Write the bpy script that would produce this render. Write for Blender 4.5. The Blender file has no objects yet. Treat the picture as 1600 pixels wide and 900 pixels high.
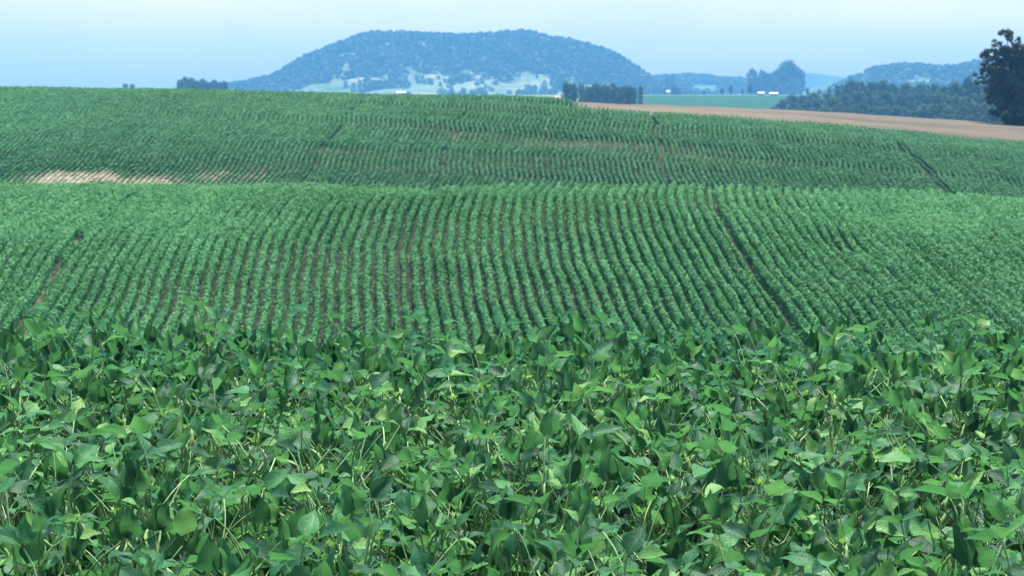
import bpy, math, random
import numpy as np
from mathutils import Vector, Matrix, Euler, noise as mnoise

random.seed(7)
RNG = np.random.default_rng(7)
R = math.radians
scene = bpy.context.scene
COL = scene.collection

# ------------------------------------------------------------------ camera
CAM_Z = 2.0
FPX = 3000.0                      # focal length in photo pixels (1600 wide)
HOR = 130.0                       # horizon row in the photo
PITCH = math.atan((450.0 - HOR) / FPX)
cd = bpy.data.cameras.new('camera')
cam = bpy.data.objects.new('camera', cd)
COL.objects.link(cam)
cam.location = (0, 0, CAM_Z)
cam.rotation_euler = (math.pi / 2 - PITCH, 0, 0)
cd.sensor_width = 36.0
cd.lens = 36.0 * FPX / 1600.0
cd.clip_start = 0.1
cd.clip_end = 30000.0
cd.dof.use_dof = True
cd.dof.focus_distance = 6.0
cd.dof.aperture_fstop = 11.0
scene.camera = cam

# ------------------------------------------------------------------ light
SUN_EL, SUN_AZ = R(76), R(20)    # azimuth clockwise from the view direction (+Y)
w = bpy.data.worlds.new('World')
scene.world = w
w.use_nodes = True
nt = w.node_tree
bg = nt.nodes['Background']
sky = nt.nodes.new('ShaderNodeTexSky')
sky.sky_type = 'NISHITA'
sky.sun_disc = False
sky.sun_elevation = SUN_EL
sky.sun_rotation = SUN_AZ
sky.altitude = 200
sky.air_density = 1.0
sky.dust_density = 1.5
sky.ozone_density = 1.5
_tc = nt.nodes.new('ShaderNodeTexCoord')
_mp = nt.nodes.new('ShaderNodeMapping'); _mp.inputs['Scale'].default_value = (5, 5, 22)
_ns = nt.nodes.new('ShaderNodeTexNoise'); _ns.inputs['Scale'].default_value = 1.6; _ns.inputs['Detail'].default_value = 4
_rp = nt.nodes.new('ShaderNodeValToRGB')       # thin uneven high cloud over the clear sky
_rp.color_ramp.elements[0].position = .35; _rp.color_ramp.elements[0].color = (.97, .93, .99, 1)
_rp.color_ramp.elements[1].position = .70; _rp.color_ramp.elements[1].color = (1.10, 1.0, 1.02, 1)
_mx = nt.nodes.new('ShaderNodeMix'); _mx.data_type = 'RGBA'; _mx.blend_type = 'MULTIPLY'; _mx.inputs[0].default_value = 1.0
nt.links.new(_tc.outputs['Generated'], _mp.inputs['Vector']); nt.links.new(_mp.outputs[0], _ns.inputs['Vector'])
nt.links.new(_ns.outputs['Fac'], _rp.inputs['Fac'])
nt.links.new(sky.outputs['Color'], _mx.inputs[6]); nt.links.new(_rp.outputs['Color'], _mx.inputs[7])
nt.links.new(_mx.outputs[2], bg.inputs['Color'])
bg.inputs['Strength'].default_value = 0.074

sd = bpy.data.lights.new('sun', 'SUN')
sun = bpy.data.objects.new('sun', sd)
COL.objects.link(sun)
sdir = Vector((math.sin(SUN_AZ) * math.cos(SUN_EL), math.cos(SUN_AZ) * math.cos(SUN_EL), math.sin(SUN_EL)))
sun.rotation_euler = sdir.to_track_quat('Z', 'Y').to_euler()
sun.location = (0, 0, 60)
sd.energy = 4.8
sd.angle = R(12)
sd.color = (1.0, 0.96, 0.88)

vs = scene.view_settings
vs.view_transform = 'Standard'
vs.look = 'None'
vs.exposure = 1.58
vs.gamma = 1.0
cy = scene.cycles
cy.max_bounces = 8
cy.diffuse_bounces = 3
cy.transmission_bounces = 4
cy.transparent_max_bounces = 8
cy.volume_bounces = 1

# ------------------------------------------------------------------ helpers
def link_tag(o, label=None, cat=None, group=None, kind=None):
    if label: o['label'] = label
    if cat: o['category'] = cat
    if group: o['group'] = group
    if kind: o['kind'] = kind
    return o

def empty(name, loc=(0, 0, 0), label=None, cat=None, group=None):
    o = bpy.data.objects.new(name, None)
    o.empty_display_size = 0.2
    o.location = loc
    COL.objects.link(o)
    return link_tag(o, label, cat, group)

def obj(name, me, parent=None, mtx=None):
    o = bpy.data.objects.new(name, me)
    COL.objects.link(o)
    if parent is not None: o.parent = parent
    if mtx is not None: o.matrix_basis = mtx
    return o

def mesh_np(name, verts, faces, mat=None, uv=None, smooth=False, attrs=None):
    """verts (N,3); faces: list of int arrays (M,k)"""
    me = bpy.data.meshes.new(name)
    verts = np.asarray(verts, dtype=np.float32)
    me.vertices.add(len(verts))
    me.vertices.foreach_set('co', verts.ravel())
    li = np.concatenate([f.ravel() for f in faces]).astype(np.int32)
    tot = np.concatenate([np.full(len(f), f.shape[1], dtype=np.int32) for f in faces])
    st = np.concatenate([[0], np.cumsum(tot)[:-1]]).astype(np.int32)
    me.loops.add(len(li))
    me.loops.foreach_set('vertex_index', li)
    me.polygons.add(len(tot))
    me.polygons.foreach_set('loop_start', st)
    me.polygons.foreach_set('use_smooth', np.full(len(tot), smooth, dtype=bool))
    if uv is not None:
        ul = me.uv_layers.new(name='UVMap')
        ul.data.foreach_set('uv', np.asarray(uv, dtype=np.float32)[li].ravel())
    if attrs:
        for k, v in attrs.items():
            a = me.attributes.new(k, 'FLOAT', 'POINT')
            a.data.foreach_set('value', np.asarray(v, dtype=np.float32))
    me.update(calc_edges=True)
    if mat is not None: me.materials.append(mat)
    return me

def pchip(xq, x, y):
    x = np.asarray(x, float); y = np.asarray(y, float); xq = np.asarray(xq, float)
    h = np.diff(x); d = np.diff(y) / h
    m = np.zeros_like(y)
    for k in range(1, len(x) - 1):
        if d[k - 1] * d[k] > 0:
            w1 = 2 * h[k] + h[k - 1]; w2 = h[k] + 2 * h[k - 1]
            m[k] = (w1 + w2) / (w1 / d[k - 1] + w2 / d[k])
    m[0] = d[0]; m[-1] = d[-1]
    xc = np.clip(xq, x[0], x[-1])
    i = np.clip(np.searchsorted(x, xc, side='right') - 1, 0, len(x) - 2)
    t = (xc - x[i]) / h[i]
    return ((1 + 2 * t) * (1 - t) ** 2 * y[i] + t * (1 - t) ** 2 * h[i] * m[i]
            + t * t * (3 - 2 * t) * y[i + 1] + t * t * (t - 1) * h[i] * m[i + 1])

def sstep(a, b, x):
    t = np.clip((np.asarray(x, float) - a) / (b - a), 0, 1)
    return t * t * (3 - 2 * t)

def at(px, py, Y):
    """world point seen at photo pixel (px,py) at depth Y"""
    u = (px - 800) / FPX; v = (450 - py) / FPX
    dy = math.cos(PITCH) + v * math.sin(PITCH)
    dz = -math.sin(PITCH) + v * math.cos(PITCH)
    return Vector((u / dy * Y, Y, CAM_Z + dz / dy * Y))

def zpix(py, Y):
    return at(800, py, Y).z

# smooth value noise on arrays
_perm = RNG.random((64, 64))
def vnoise(x, y):
    x = np.asarray(x, float); y = np.asarray(y, float)
    xi = np.floor(x).astype(int); yi = np.floor(y).astype(int)
    fx = x - xi; fy = y - yi
    fx = fx * fx * (3 - 2 * fx); fy = fy * fy * (3 - 2 * fy)
    g = lambda a, b: _perm[a % 64, b % 64]
    return ((g(xi, yi) * (1 - fx) + g(xi + 1, yi) * fx) * (1 - fy)
            + (g(xi, yi + 1) * (1 - fx) + g(xi + 1, yi + 1) * fx) * fy)

# ------------------------------------------------------------------ terrain
CROP_H = 0.68
STN = [-700, 0, 400, 800, 950, 1200, 1600, 2300]
CREST = [291, 291, 293, 295, 296, 299, 314, 350]
BASE2 = [286, 286, 288, 291, 292, 295, 310, 345]
TOP2 = [135, 135, 141, 158.5, 168, 181, 215, 266]
SKYL = [135, 135, 141, 158, 163, 172, 196, 235]
def station_profile(k):
    c, b, t, s = CREST[k], BASE2[k], TOP2[k], SKYL[k]
    z68 = zpix(545, 68); zc = zpix(c, 97); dz = zc - z68
    P = [(-60, .0), (0, 0), (7.8, 0), (9.2, -.14), (11, -.5), (14, -1.2), (20, -2.6), (32, -5.6), (44, -8.4),
         (52, -9.5), (58, -9.3), (63, z68 - .8 - CROP_H)]
    P += [(68, z68 - CROP_H), (78, z68 + .40 * dz - CROP_H), (86, z68 + .70 * dz - CROP_H),
          (92, z68 + .885 * dz - CROP_H), (97, zc - CROP_H), (102, zc + .0 - CROP_H), (108, zc - .9),
          (118, zc - 3.2), (134, zc - 6.2), (148, min(zc - 6.8, zpix(b, 165) - 2.9))]
    for d, f in ((158, -.16), (165, 0), (172, .215), (180, .43), (190, .66), (200, .83), (210, .945), (220, 1.0)):
        P.append((d, zpix(b + (t - b) * f, d) - CROP_H))
    if s < t - .2:
        for d, f in ((230, .40), (240, .72), (252, .94), (265, 1.0)):
            P.append((d, zpix(t + (s - t) * f, d)))
        z = zpix(s, 265)
        P += [(285, z - 1.4), (330, min(z - 6, -13.5)), (400, -16)]
    else:
        z = zpix(t, 220)
        P += [(230, z - .35 - CROP_H), (245, z - 1.5), (280, z - 4.5), (330, min(z - 8, -9))]
    P += [(450, -15.0), (600, -14), (750, -12.3), (900, -9.8), (1200, -6.4), (1500, -7.0), (2000, -13), (3000, -17), (3500, -10),
          (4200, -3)]
    return np.array(P)
DG = np.concatenate([np.arange(-60, 300, .25), np.geomspace(300, 4200, 600)])
_tab = np.array([pchip(DG, station_profile(k)[:, 0], station_profile(k)[:, 1]) for k in range(len(STN))])
US = [(p - 800) / FPX for p in STN]
UG = np.linspace(US[0], US[-1], 240)
TAB = np.array([pchip(UG, US, _tab[:, j]) for j in range(len(DG))])   # [D, U]
def terrain(x, y):
    x = np.asarray(x, float); y = np.asarray(y, float)
    x, y = np.broadcast_arrays(x, y)
    yc = np.clip(y, DG[0], DG[-1] - 1e-6)
    u = x / np.maximum(y, 8.0)
    uc = np.clip(u, UG[0], UG[-1] - 1e-9)
    i = np.clip(np.searchsorted(DG, yc, side='right') - 1, 0, len(DG) - 2)
    fi = (yc - DG[i]) / (DG[i + 1] - DG[i])
    g = (uc - UG[0]) / (UG[1] - UG[0])
    j = np.clip(g.astype(int), 0, len(UG) - 2); fj = g - j
    z = ((TAB[i, j] * (1 - fj) + TAB[i, j + 1] * fj) * (1 - fi)
         + (TAB[i + 1, j] * (1 - fj) + TAB[i + 1, j + 1] * fj) * fi)
    und = .10 * np.sin(x * .23 + y * .31) * np.sin(y * .19 - x * .11 + 1.3) + .06 * np.sin(x * .61 - y * .42)
    z = z + und * sstep(50, 64, y) * (1 - .55 * sstep(140, 200, y))
    return z
def tz(x, y): return float(terrain(x, y))

# far field ends and stubble begins along this line
def bound(u):
    return np.interp(u, [-.3, .02, .04, .13, .27, .5], [262, 236, 221, 214, 212.5, 212])

# patches of bare, thin crop: (x, y, rx, ry, strength)
def patch(px, py, Y, rx, ry, s):
    p = at(px, py, Y); return (p.x, p.y, rx, ry, s)
FARP = [patch(125, 270, 169.0, 6.5, 3.8, 1.2), patch(225, 275, 168.2, 7.5, 2.8, 1.0), patch(330, 268, 169.5, 7, 3.2, .72), patch(400, 262, 170.5, 4, 2.0, .5),
        patch(905, 211, 187, 9, 2.6, .36), patch(1000, 211, 187, 3.2, 3.0, .3), patch(1090, 222, 184, 8, 5, .25),
        patch(700, 205, 188, 3.5, 4, .35), patch(500, 236, 180, 2.5, 2, .3)]
MIDP = [patch(330, 470, 74, 4.6, 5.5, .26), patch(480, 400, 81, 3.0, 5, .22), patch(300, 520, 70, 3, 2, .28),
        patch(600, 360, 87, 2.2, 4, .26), patch(1315, 360, 85, .9, 2.2, .5), patch(880, 440, 77, 3.5, 5, .2),
        patch(490, 520, 70, 2.4, 3, .28)]
def bare(x, y, P):
    v = np.zeros(np.broadcast(x, y).shape)
    for (cx, cy_, rx, ry, s) in P:
        q = ((x - cx) / rx) ** 2 + ((y - cy_) / ry) ** 2
        v = np.maximum(v, s * np.exp(-q * 1.1))
    return np.minimum(1, v * (.70 + .6 * vnoise(x / 1.1 + 17, y / 1.9 + 5)))

# ------------------------------------------------------------------ materials
def newmat(name):
    m = bpy.data.materials.new(name); m.use_nodes = True
    nt = m.node_tree; nt.nodes.clear()
    out = nt.nodes.new('ShaderNodeOutputMaterial')
    return m, nt, out
def N(nt, t, **k):
    n = nt.nodes.new(t)
    for a, b in k.items(): setattr(n, a, b)
    return n
def ramp(nt, fac, stops):
    r = N(nt, 'ShaderNodeValToRGB')
    el = r.color_ramp.elements
    while len(el) > 1: el.remove(el[-1])
    el[0].position, el[0].color = stops[0][0], (*stops[0][1], 1)
    for p, c in stops[1:]:
        e = el.new(p); e.color = (*c, 1)
    nt.links.new(fac, r.inputs['Fac'])
    return r.outputs['Color']
def mixc(nt, f, a, b, mode='MIX'):
    m = N(nt, 'ShaderNodeMix', data_type='RGBA', blend_type=mode)
    for s, v in ((m.inputs[0], f), (m.inputs[6], a), (m.inputs[7], b)):
        if hasattr(v, 'is_output'): nt.links.new(v, s)
        elif isinstance(v, (int, float)): s.default_value = v
        else: s.default_value = (*v, 1)
    return m.outputs[2]
def math_(nt, op, a, b=None, c=None):
    m = N(nt, 'ShaderNodeMath', operation=op)
    for k, v in enumerate((a, b, c)):
        if v is None: continue
        if hasattr(v, 'is_output'): nt.links.new(v, m.inputs[k])
        else: m.inputs[k].default_value = v
    return m.outputs[0]
def noise_tex(nt, scale, detail=3, vec=None, rough=.5):
    n = N(nt, 'ShaderNodeTexNoise')
    n.inputs['Scale'].default_value = scale; n.inputs['Detail'].default_value = detail
    n.inputs['Roughness'].default_value = rough
    if vec is not None: nt.links.new(vec, n.inputs['Vector'])
    return n.outputs['Fac']
def finish(nt, out, col, rough=.8, spec=.2, transl=0.0, tcol=None, bump=None, bstr=.3, bdist=.01):
    p = N(nt, 'ShaderNodeBsdfPrincipled')
    if hasattr(col, 'is_output'): nt.links.new(col, p.inputs['Base Color'])
    else: p.inputs['Base Color'].default_value = (*col, 1)
    if hasattr(rough, 'is_output'): nt.links.new(rough, p.inputs['Roughness'])
    else: p.inputs['Roughness'].default_value = rough
    p.inputs['Specular IOR Level'].default_value = spec
    if bump is not None:
        b = N(nt, 'ShaderNodeBump'); b.inputs['Strength'].default_value = bstr; b.inputs['Distance'].default_value = bdist
        nt.links.new(bump, b.inputs['Height']); nt.links.new(b.outputs['Normal'], p.inputs['Normal'])
    sh = p.outputs['BSDF']
    if transl > 0:
        t = N(nt, 'ShaderNodeBsdfTranslucent')
        tc = tcol if tcol is not None else col
        if hasattr(tc, 'is_output'): nt.links.new(tc, t.inputs['Color'])
        else: t.inputs['Color'].default_value = (*tc, 1)
        mx = N(nt, 'ShaderNodeMixShader'); mx.inputs[0].default_value = transl
        nt.links.new(sh, mx.inputs[1]); nt.links.new(t.outputs[0], mx.inputs[2]); sh = mx.outputs[0]
    nt.links.new(sh, out.inputs['Surface'])

def leaflet_mat():
    m, nt, out = newmat('soybean_leaflet')
    inf = N(nt, 'ShaderNodeObjectInfo')
    base = ramp(nt, inf.outputs['Random'], [(0, (.008, .048, .029)), (.3, (.017, .090, .047)), (.6, (.034, .155, .068)),
                                           (.80, (.066, .230, .084)), (.93, (.12, .300, .090)), (1, (.20, .37, .12))])
    uv = N(nt, 'ShaderNodeUVMap')
    sep = N(nt, 'ShaderNodeSeparateXYZ'); nt.links.new(uv.outputs[0], sep.inputs[0])
    au = math_(nt, 'ABSOLUTE', math_(nt, 'SUBTRACT', sep.outputs[0], .5))
    mid = N(nt, 'ShaderNodeMapRange'); nt.links.new(au, mid.inputs[0])
    mid.inputs[1].default_value = .012; mid.inputs[2].default_value = .035; mid.inputs[3].default_value = 1; mid.inputs[4].default_value = 0
    ph = math_(nt, 'SINE', math_(nt, 'MULTIPLY', math_(nt, 'SUBTRACT', sep.outputs[1], math_(nt, 'MULTIPLY', au, .9)), 44.0))
    sv = N(nt, 'ShaderNodeMapRange'); nt.links.new(ph, sv.inputs[0])
    sv.inputs[1].default_value = .86; sv.inputs[2].default_value = 1.0; sv.inputs[3].default_value = 0; sv.inputs[4].default_value = .6
    vein = math_(nt, 'MAXIMUM', math_(nt, 'MULTIPLY', mid.outputs[0], .55), sv.outputs[0])
    col = mixc(nt, vein, base, (.10, .24, .10))
    tc = N(nt, 'ShaderNodeTexCoord')
    n1 = noise_tex(nt, 14, 4, tc.outputs['Object'])
    col = mixc(nt, .55, col, ramp(nt, n1, [(.3, (.55, .55, .55)), (.7, (1.25, 1.2, 1.1))]), 'MULTIPLY')
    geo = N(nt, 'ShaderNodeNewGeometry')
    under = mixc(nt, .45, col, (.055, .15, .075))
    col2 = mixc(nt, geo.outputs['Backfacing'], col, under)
    tcol = mixc(nt, .6, col, (.09, .28, .07))
    bump = math_(nt, 'SUBTRACT', math_(nt, 'MULTIPLY', n1, .8), vein)
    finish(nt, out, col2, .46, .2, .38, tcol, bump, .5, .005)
    return m
def simple_mat(name, stops, scale=20, rough=.7, spec=.25, transl=0., obj_random=False, bstr=.2):
    m, nt, out = newmat(name)
    tc = N(nt, 'ShaderNodeTexCoord')
    n1 = noise_tex(nt, scale, 4, tc.outputs['Object'])
    f = n1
    if obj_random:
        inf = N(nt, 'ShaderNodeObjectInfo')
        f = math_(nt, 'ADD', math_(nt, 'MULTIPLY', n1, .5), math_(nt, 'MULTIPLY', inf.outputs['Random'], .55))
    finish(nt, out, ramp(nt, f, stops), rough, spec, transl, None, n1, bstr, .01)
    return m
def foliage_mat(name, stops, world_scale, rough=.6, spec=.2, transl=.22, big=None, tint=(.09, .2, .04), isl=.55):
    m, nt, out = newmat(name)
    geo = N(nt, 'ShaderNodeNewGeometry')
    n1 = noise_tex(nt, world_scale, 3, geo.outputs['Position'])
    f = math_(nt, 'ADD', math_(nt, 'MULTIPLY_ADD', geo.outputs['Random Per Island'], isl, .275 - isl * .5), math_(nt, 'MULTIPLY', n1, .5))
    inf = N(nt, 'ShaderNodeObjectInfo')
    f = math_(nt, 'ADD', f, math_(nt, 'MULTIPLY', math_(nt, 'SUBTRACT', inf.outputs['Random'], .5), .22))
    col = ramp(nt, f, stops)
    if big:
        n2 = noise_tex(nt, big, 3, geo.outputs['Position'])
        col = mixc(nt, .7, col, ramp(nt, n2, [(.3, (.78, .82, .8)), (.7, (1.2, 1.12, 1.1))]), 'MULTIPLY')
    finish(nt, out, col, rough, spec, transl, mixc(nt, .5, col, tint))
    return m

M = {}
M['leaflet'] = leaflet_mat()
M['petiole'] = simple_mat('pale_petiole', [(.2, (.10, .23, .08)), (.55, (.19, .35, .14)), (.9, (.34, .48, .25))], 9, .5, .35, .1, True)
M['stem'] = simple_mat('soybean_stem', [(.2, (.12, .22, .08)), (.6, (.22, .33, .14)), (.9, (.38, .44, .24))], 16, .6, .3, 0, True)
M['pod'] = simple_mat('soybean_pod', [(.2, (.17, .34, .11)), (.6, (.28, .45, .17)), (.95, (.42, .54, .28))], 30, .7, .3, .12, True)
M['shoot'] = simple_mat('young_shoot', [(.2, (.12, .30, .06)), (.7, (.24, .44, .12))], 25, .7, .08, .25, True)
M['dry'] = simple_mat('dry_pale_leaf', [(.2, (.42, .45, .24)), (.8, (.62, .60, .40))], 18, .7, .2, .2, True)
CROP = [(.15, (.026, .110, .038)), (.45, (.050, .190, .068)), (.75, (.078, .250, .096)), (1.0, (.125, .310, .12))]
M['row'] = foliage_mat('crop_row_foliage', CROP, .5, .6, .15, .22, .06, isl=.22)
M['farrow'] = foliage_mat('far_row_foliage', [(a_, tuple(q * .78 for q in c_)) for a_, c_ in CROP], .3, .6, .15, .22, .035, isl=.18)
M['bark'] = simple_mat('bark', [(.2, (.05, .04, .03)), (.8, (.14, .11, .085))], 3, .9, .1)
M['tree_dark'] = foliage_mat('dark_tree_foliage', [(.2, (.022, .046, .034)), (.6, (.055, .088, .060)), (1, (.12, .16, .10))], .5, .6, .15, .1, None, (.05, .09, .03))
M['tree_mid'] = foliage_mat('wood_foliage', [(.2, (.014, .036, .026)), (.55, (.034, .070, .044)), (1, (.085, .14, .08))], .12, .65, .15, .15)
M['hill_wood'] = foliage_mat('hill_wood_foliage', [(.2, (.010, .026, .016)), (.5, (.032, .06, .032)), (.8, (.09, .12, .055)), (1, (.20, .20, .11))], .03, .7, .1, .12, .008)
M['wall'] = simple_mat('white_wall', [(.2, (.34, .33, .31)), (.8, (.46, .45, .43))], .8, .8, .2)
M['roofm'] = simple_mat('pale_roof', [(.2, (.42, .36, .33)), (.8, (.55, .48, .44))], 1.2, .7, .3)
M['glass'] = simple_mat('dark_window', [(.2, (.03, .035, .04)), (.8, (.05, .055, .06))], 1, .2, .5)

def ground_mat():
    m, nt, out = newmat('ground_soil_and_grass')
    geo = N(nt, 'ShaderNodeNewGeometry')
    P = geo.outputs['Position']
    n1 = noise_tex(nt, 1.6, 6, P, .65); n2 = noise_tex(nt, .05, 4, P); n3 = noise_tex(nt, 9, 4, P, .7)
    soil = ramp(nt, n1, [(.3, (.008, .011, .007)), (.5, (.014, .017, .011)), (.72, (.030, .031, .022))])
    pale = ramp(nt, n3, [(.3, (.15, .13, .095)), (.7, (.29, .245, .185))])
    ap = N(nt, 'ShaderNodeAttribute', attribute_name='pale')
    soil = mixc(nt, math_(nt, 'MULTIPLY', ap.outputs['Fac'], ramp(nt, n1, [(.36, (.25, .25, .25)), (.58, (1, 1, 1))])), soil, pale)
    grass = ramp(nt, noise_tex(nt, .012, 5, P, .6), [(.3, (.05, .10, .035)), (.55, (.09, .14, .05)), (.75, (.17, .18, .08))])
    ag = N(nt, 'ShaderNodeAttribute', attribute_name='grass')
    finish(nt, out, mixc(nt, ag.outputs['Fac'], soil, grass), .95, .1, 0, None, n3, .6, .03)
    return m
M['ground'] = ground_mat()
def field_mat(name, stops, s1, s2, stretch=None):
    m, nt, out = newmat(name)
    geo = N(nt, 'ShaderNodeNewGeometry'); P = geo.outputs['Position']
    if stretch:
        mp = N(nt, 'ShaderNodeMapping'); mp.inputs['Scale'].default_value = stretch
        nt.links.new(P, mp.inputs['Vector']); P = mp.outputs[0]
    a = noise_tex(nt, s1, 5, P, .6); b = noise_tex(nt, s2, 5, P, .7)
    f = math_(nt, 'ADD', math_(nt, 'MULTIPLY', a, .6), math_(nt, 'MULTIPLY', b, .4))
    finish(nt, out, ramp(nt, f, stops), .95, .08, 0, None, b, .5, .05)
    return m
M['stubble'] = field_mat('dry_stubble', [(.30, (.040, .062, .026)), (.38, (.056, .050, .035)), (.5, (.090, .077, .056)), (.68, (.13, .11, .082))], .09, 1.2, (.35, 2.2, 1))
M['meadow'] = field_mat('meadow_grass', [(.3, (.010, .045, .024)), (.7, (.018, .068, .034))], .01, .08)
M['pasture'] = field_mat('hill_pasture', [(.36, (.025, .06, .03)), (.46, (.075, .115, .06)), (.57, (.15, .17, .10)), (.68, (.26, .245, .19))], .012, .06)
M['hillfloor'] = field_mat('wooded_hill_floor', [(.3, (.03, .06, .03)), (.5, (.06, .10, .05)), (.7, (.14, .16, .09))], .01, .06)

# ------------------------------------------------------------------ row lines
SP = 0.5
AZM, AZF = math.tan(R(-3.7)), math.tan(R(2.5))
def mid_path(s):
    ph = s * .08
    def f(y):
        return s + AZM * (y - 80) + .0052 * np.maximum(y - 82, 0) ** 2 + .06 * np.sin(y * .30 + ph) + .03 * np.sin(y * .9 + ph * 3)
    return f
def far_path(s):
    ph = s * .05
    def f(y):
        return s + AZF * (y - 180) + .22 * np.sin((y - 165) * .36 + ph) + .08 * np.sin(y * .9 + ph * 2)
    return f
def lat_mid(px, py, Y):
    p = at(px, py, Y); return p.x - (float(mid_path(0)(p.y)))
def lat_far(px, py, Y):
    p = at(px, py, Y); return p.x - (float(far_path(0)(p.y)))
TM = [lat_mid(67, 445, 76), lat_mid(628, 430, 78), lat_mid(1170, 400, 81)]
TF = [lat_far(497, 240, 178.5), lat_far(690, 237, 179), lat_far(1034, 240, 178.5), lat_far(1458, 260, 174)]

M['farslope'] = field_mat('far_wooded_slope', [(.3, (.02, .045, .028)), (.7, (.05, .08, .045))], .01, .06)

# ------------------------------------------------------------------ ground sheet
def grid_mesh(name, X, Y, Z, mat, attrs=None, smooth=True):
    r, c = X.shape
    idx = np.arange(r * c).reshape(r, c)
    F = np.stack([idx[:-1, :-1], idx[:-1, 1:], idx[1:, 1:], idx[1:, :-1]], -1).reshape(-1, 4)
    V = np.stack([X, Y, Z], -1).reshape(-1, 3)
    return mesh_np(name, V, [F], mat, smooth=smooth, attrs={k: v.ravel() for k, v in (attrs or {}).items()})
gy = np.concatenate([[-60, -30, -12], np.arange(-4, 20, .5), np.arange(20, 56, 1.5), np.arange(56, 112, .5),
                     np.arange(112, 156, 1.5), np.arange(156, 250, .7), np.arange(250, 340, 4), np.geomspace(340, 3950, 70)])
gu = np.concatenate([np.linspace(-1, -.34, 12)[:-1], np.linspace(-.34, .40, 150), np.linspace(.40, 1, 12)[1:]])
GY, GU = np.meshgrid(gy, gu, indexing='ij')
GX = GU * np.maximum(GY, 25) * 1.0
GX = np.where(np.abs(GU) > .999, GX * 1.0, GX)
GZ = terrain(GX, GY)
TRK = np.exp(-((GX - mid_path(0)(GY) - TM[0]) / .55) ** 2) * (GY < 90) * (GY > 60) * .34 + np.exp(-((GX - mid_path(0)(GY) - TM[1] + .25) / .3) ** 2) * (GY < 88) * (GY > 70) * .06
pale = np.clip(TRK * (.4 + vnoise(GX / .8, GY / 1.1)) + np.maximum(bare(GX, GY, FARP[:3]) * 1.0, bare(GX, GY, FARP[3:]) * .6), 0, 1)
grass = sstep(232, 262, GY)
obj('ground', grid_mesh('ground', GX, GY, GZ, M['ground'], {'pale': pale, 'grass': grass}))['kind'] = 'structure'

def drape(name, us, d0, d1, nd, mat, lift, label=None):
    U = np.asarray(us)[:, None]
    T = np.linspace(0, 1, nd)[None, :]
    a = np.array([d0(u) if callable(d0) else d0 for u in us])[:, None]; b = np.array([d1(u) if callable(d1) else d1 for u in us])[:, None]
    Y = (a + (b - a) * T); X = U * Y
    Z = terrain(X, Y) + lift
    o = obj(name, grid_mesh(name, X, Y, Z, mat)); o['kind'] = 'structure'
    return o
drape('stubble_field', np.linspace(.010, .5, 140), lambda u: float(bound(u)) , 300, 60, M['stubble'], .10)
drape('meadow', np.linspace(.055, .150, 60), 690, 1260, 60, M['meadow'], .5)

# ------------------------------------------------------------------ crop rows
def kites(P, A, S, L, Wd):
    """P (n,3) base, A dir, S side, L length, Wd width -> verts, quads"""
    L = L[:, None]; Wd = Wd[:, None]
    nrm = np.cross(A, S)
    v0 = P; v1 = P + .45 * L * A + .5 * Wd * S + .10 * L * nrm; v2 = P + L * A; v3 = P + .45 * L * A - .5 * Wd * S + .10 * L * nrm
    V = np.stack([v0, v1, v2, v3], 1).reshape(-1, 3)
    F = np.arange(len(V)).reshape(-1, 4)
    return V, F
def unit(a):
    return a / np.maximum(np.linalg.norm(a, axis=-1, keepdims=True), 1e-9)

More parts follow.
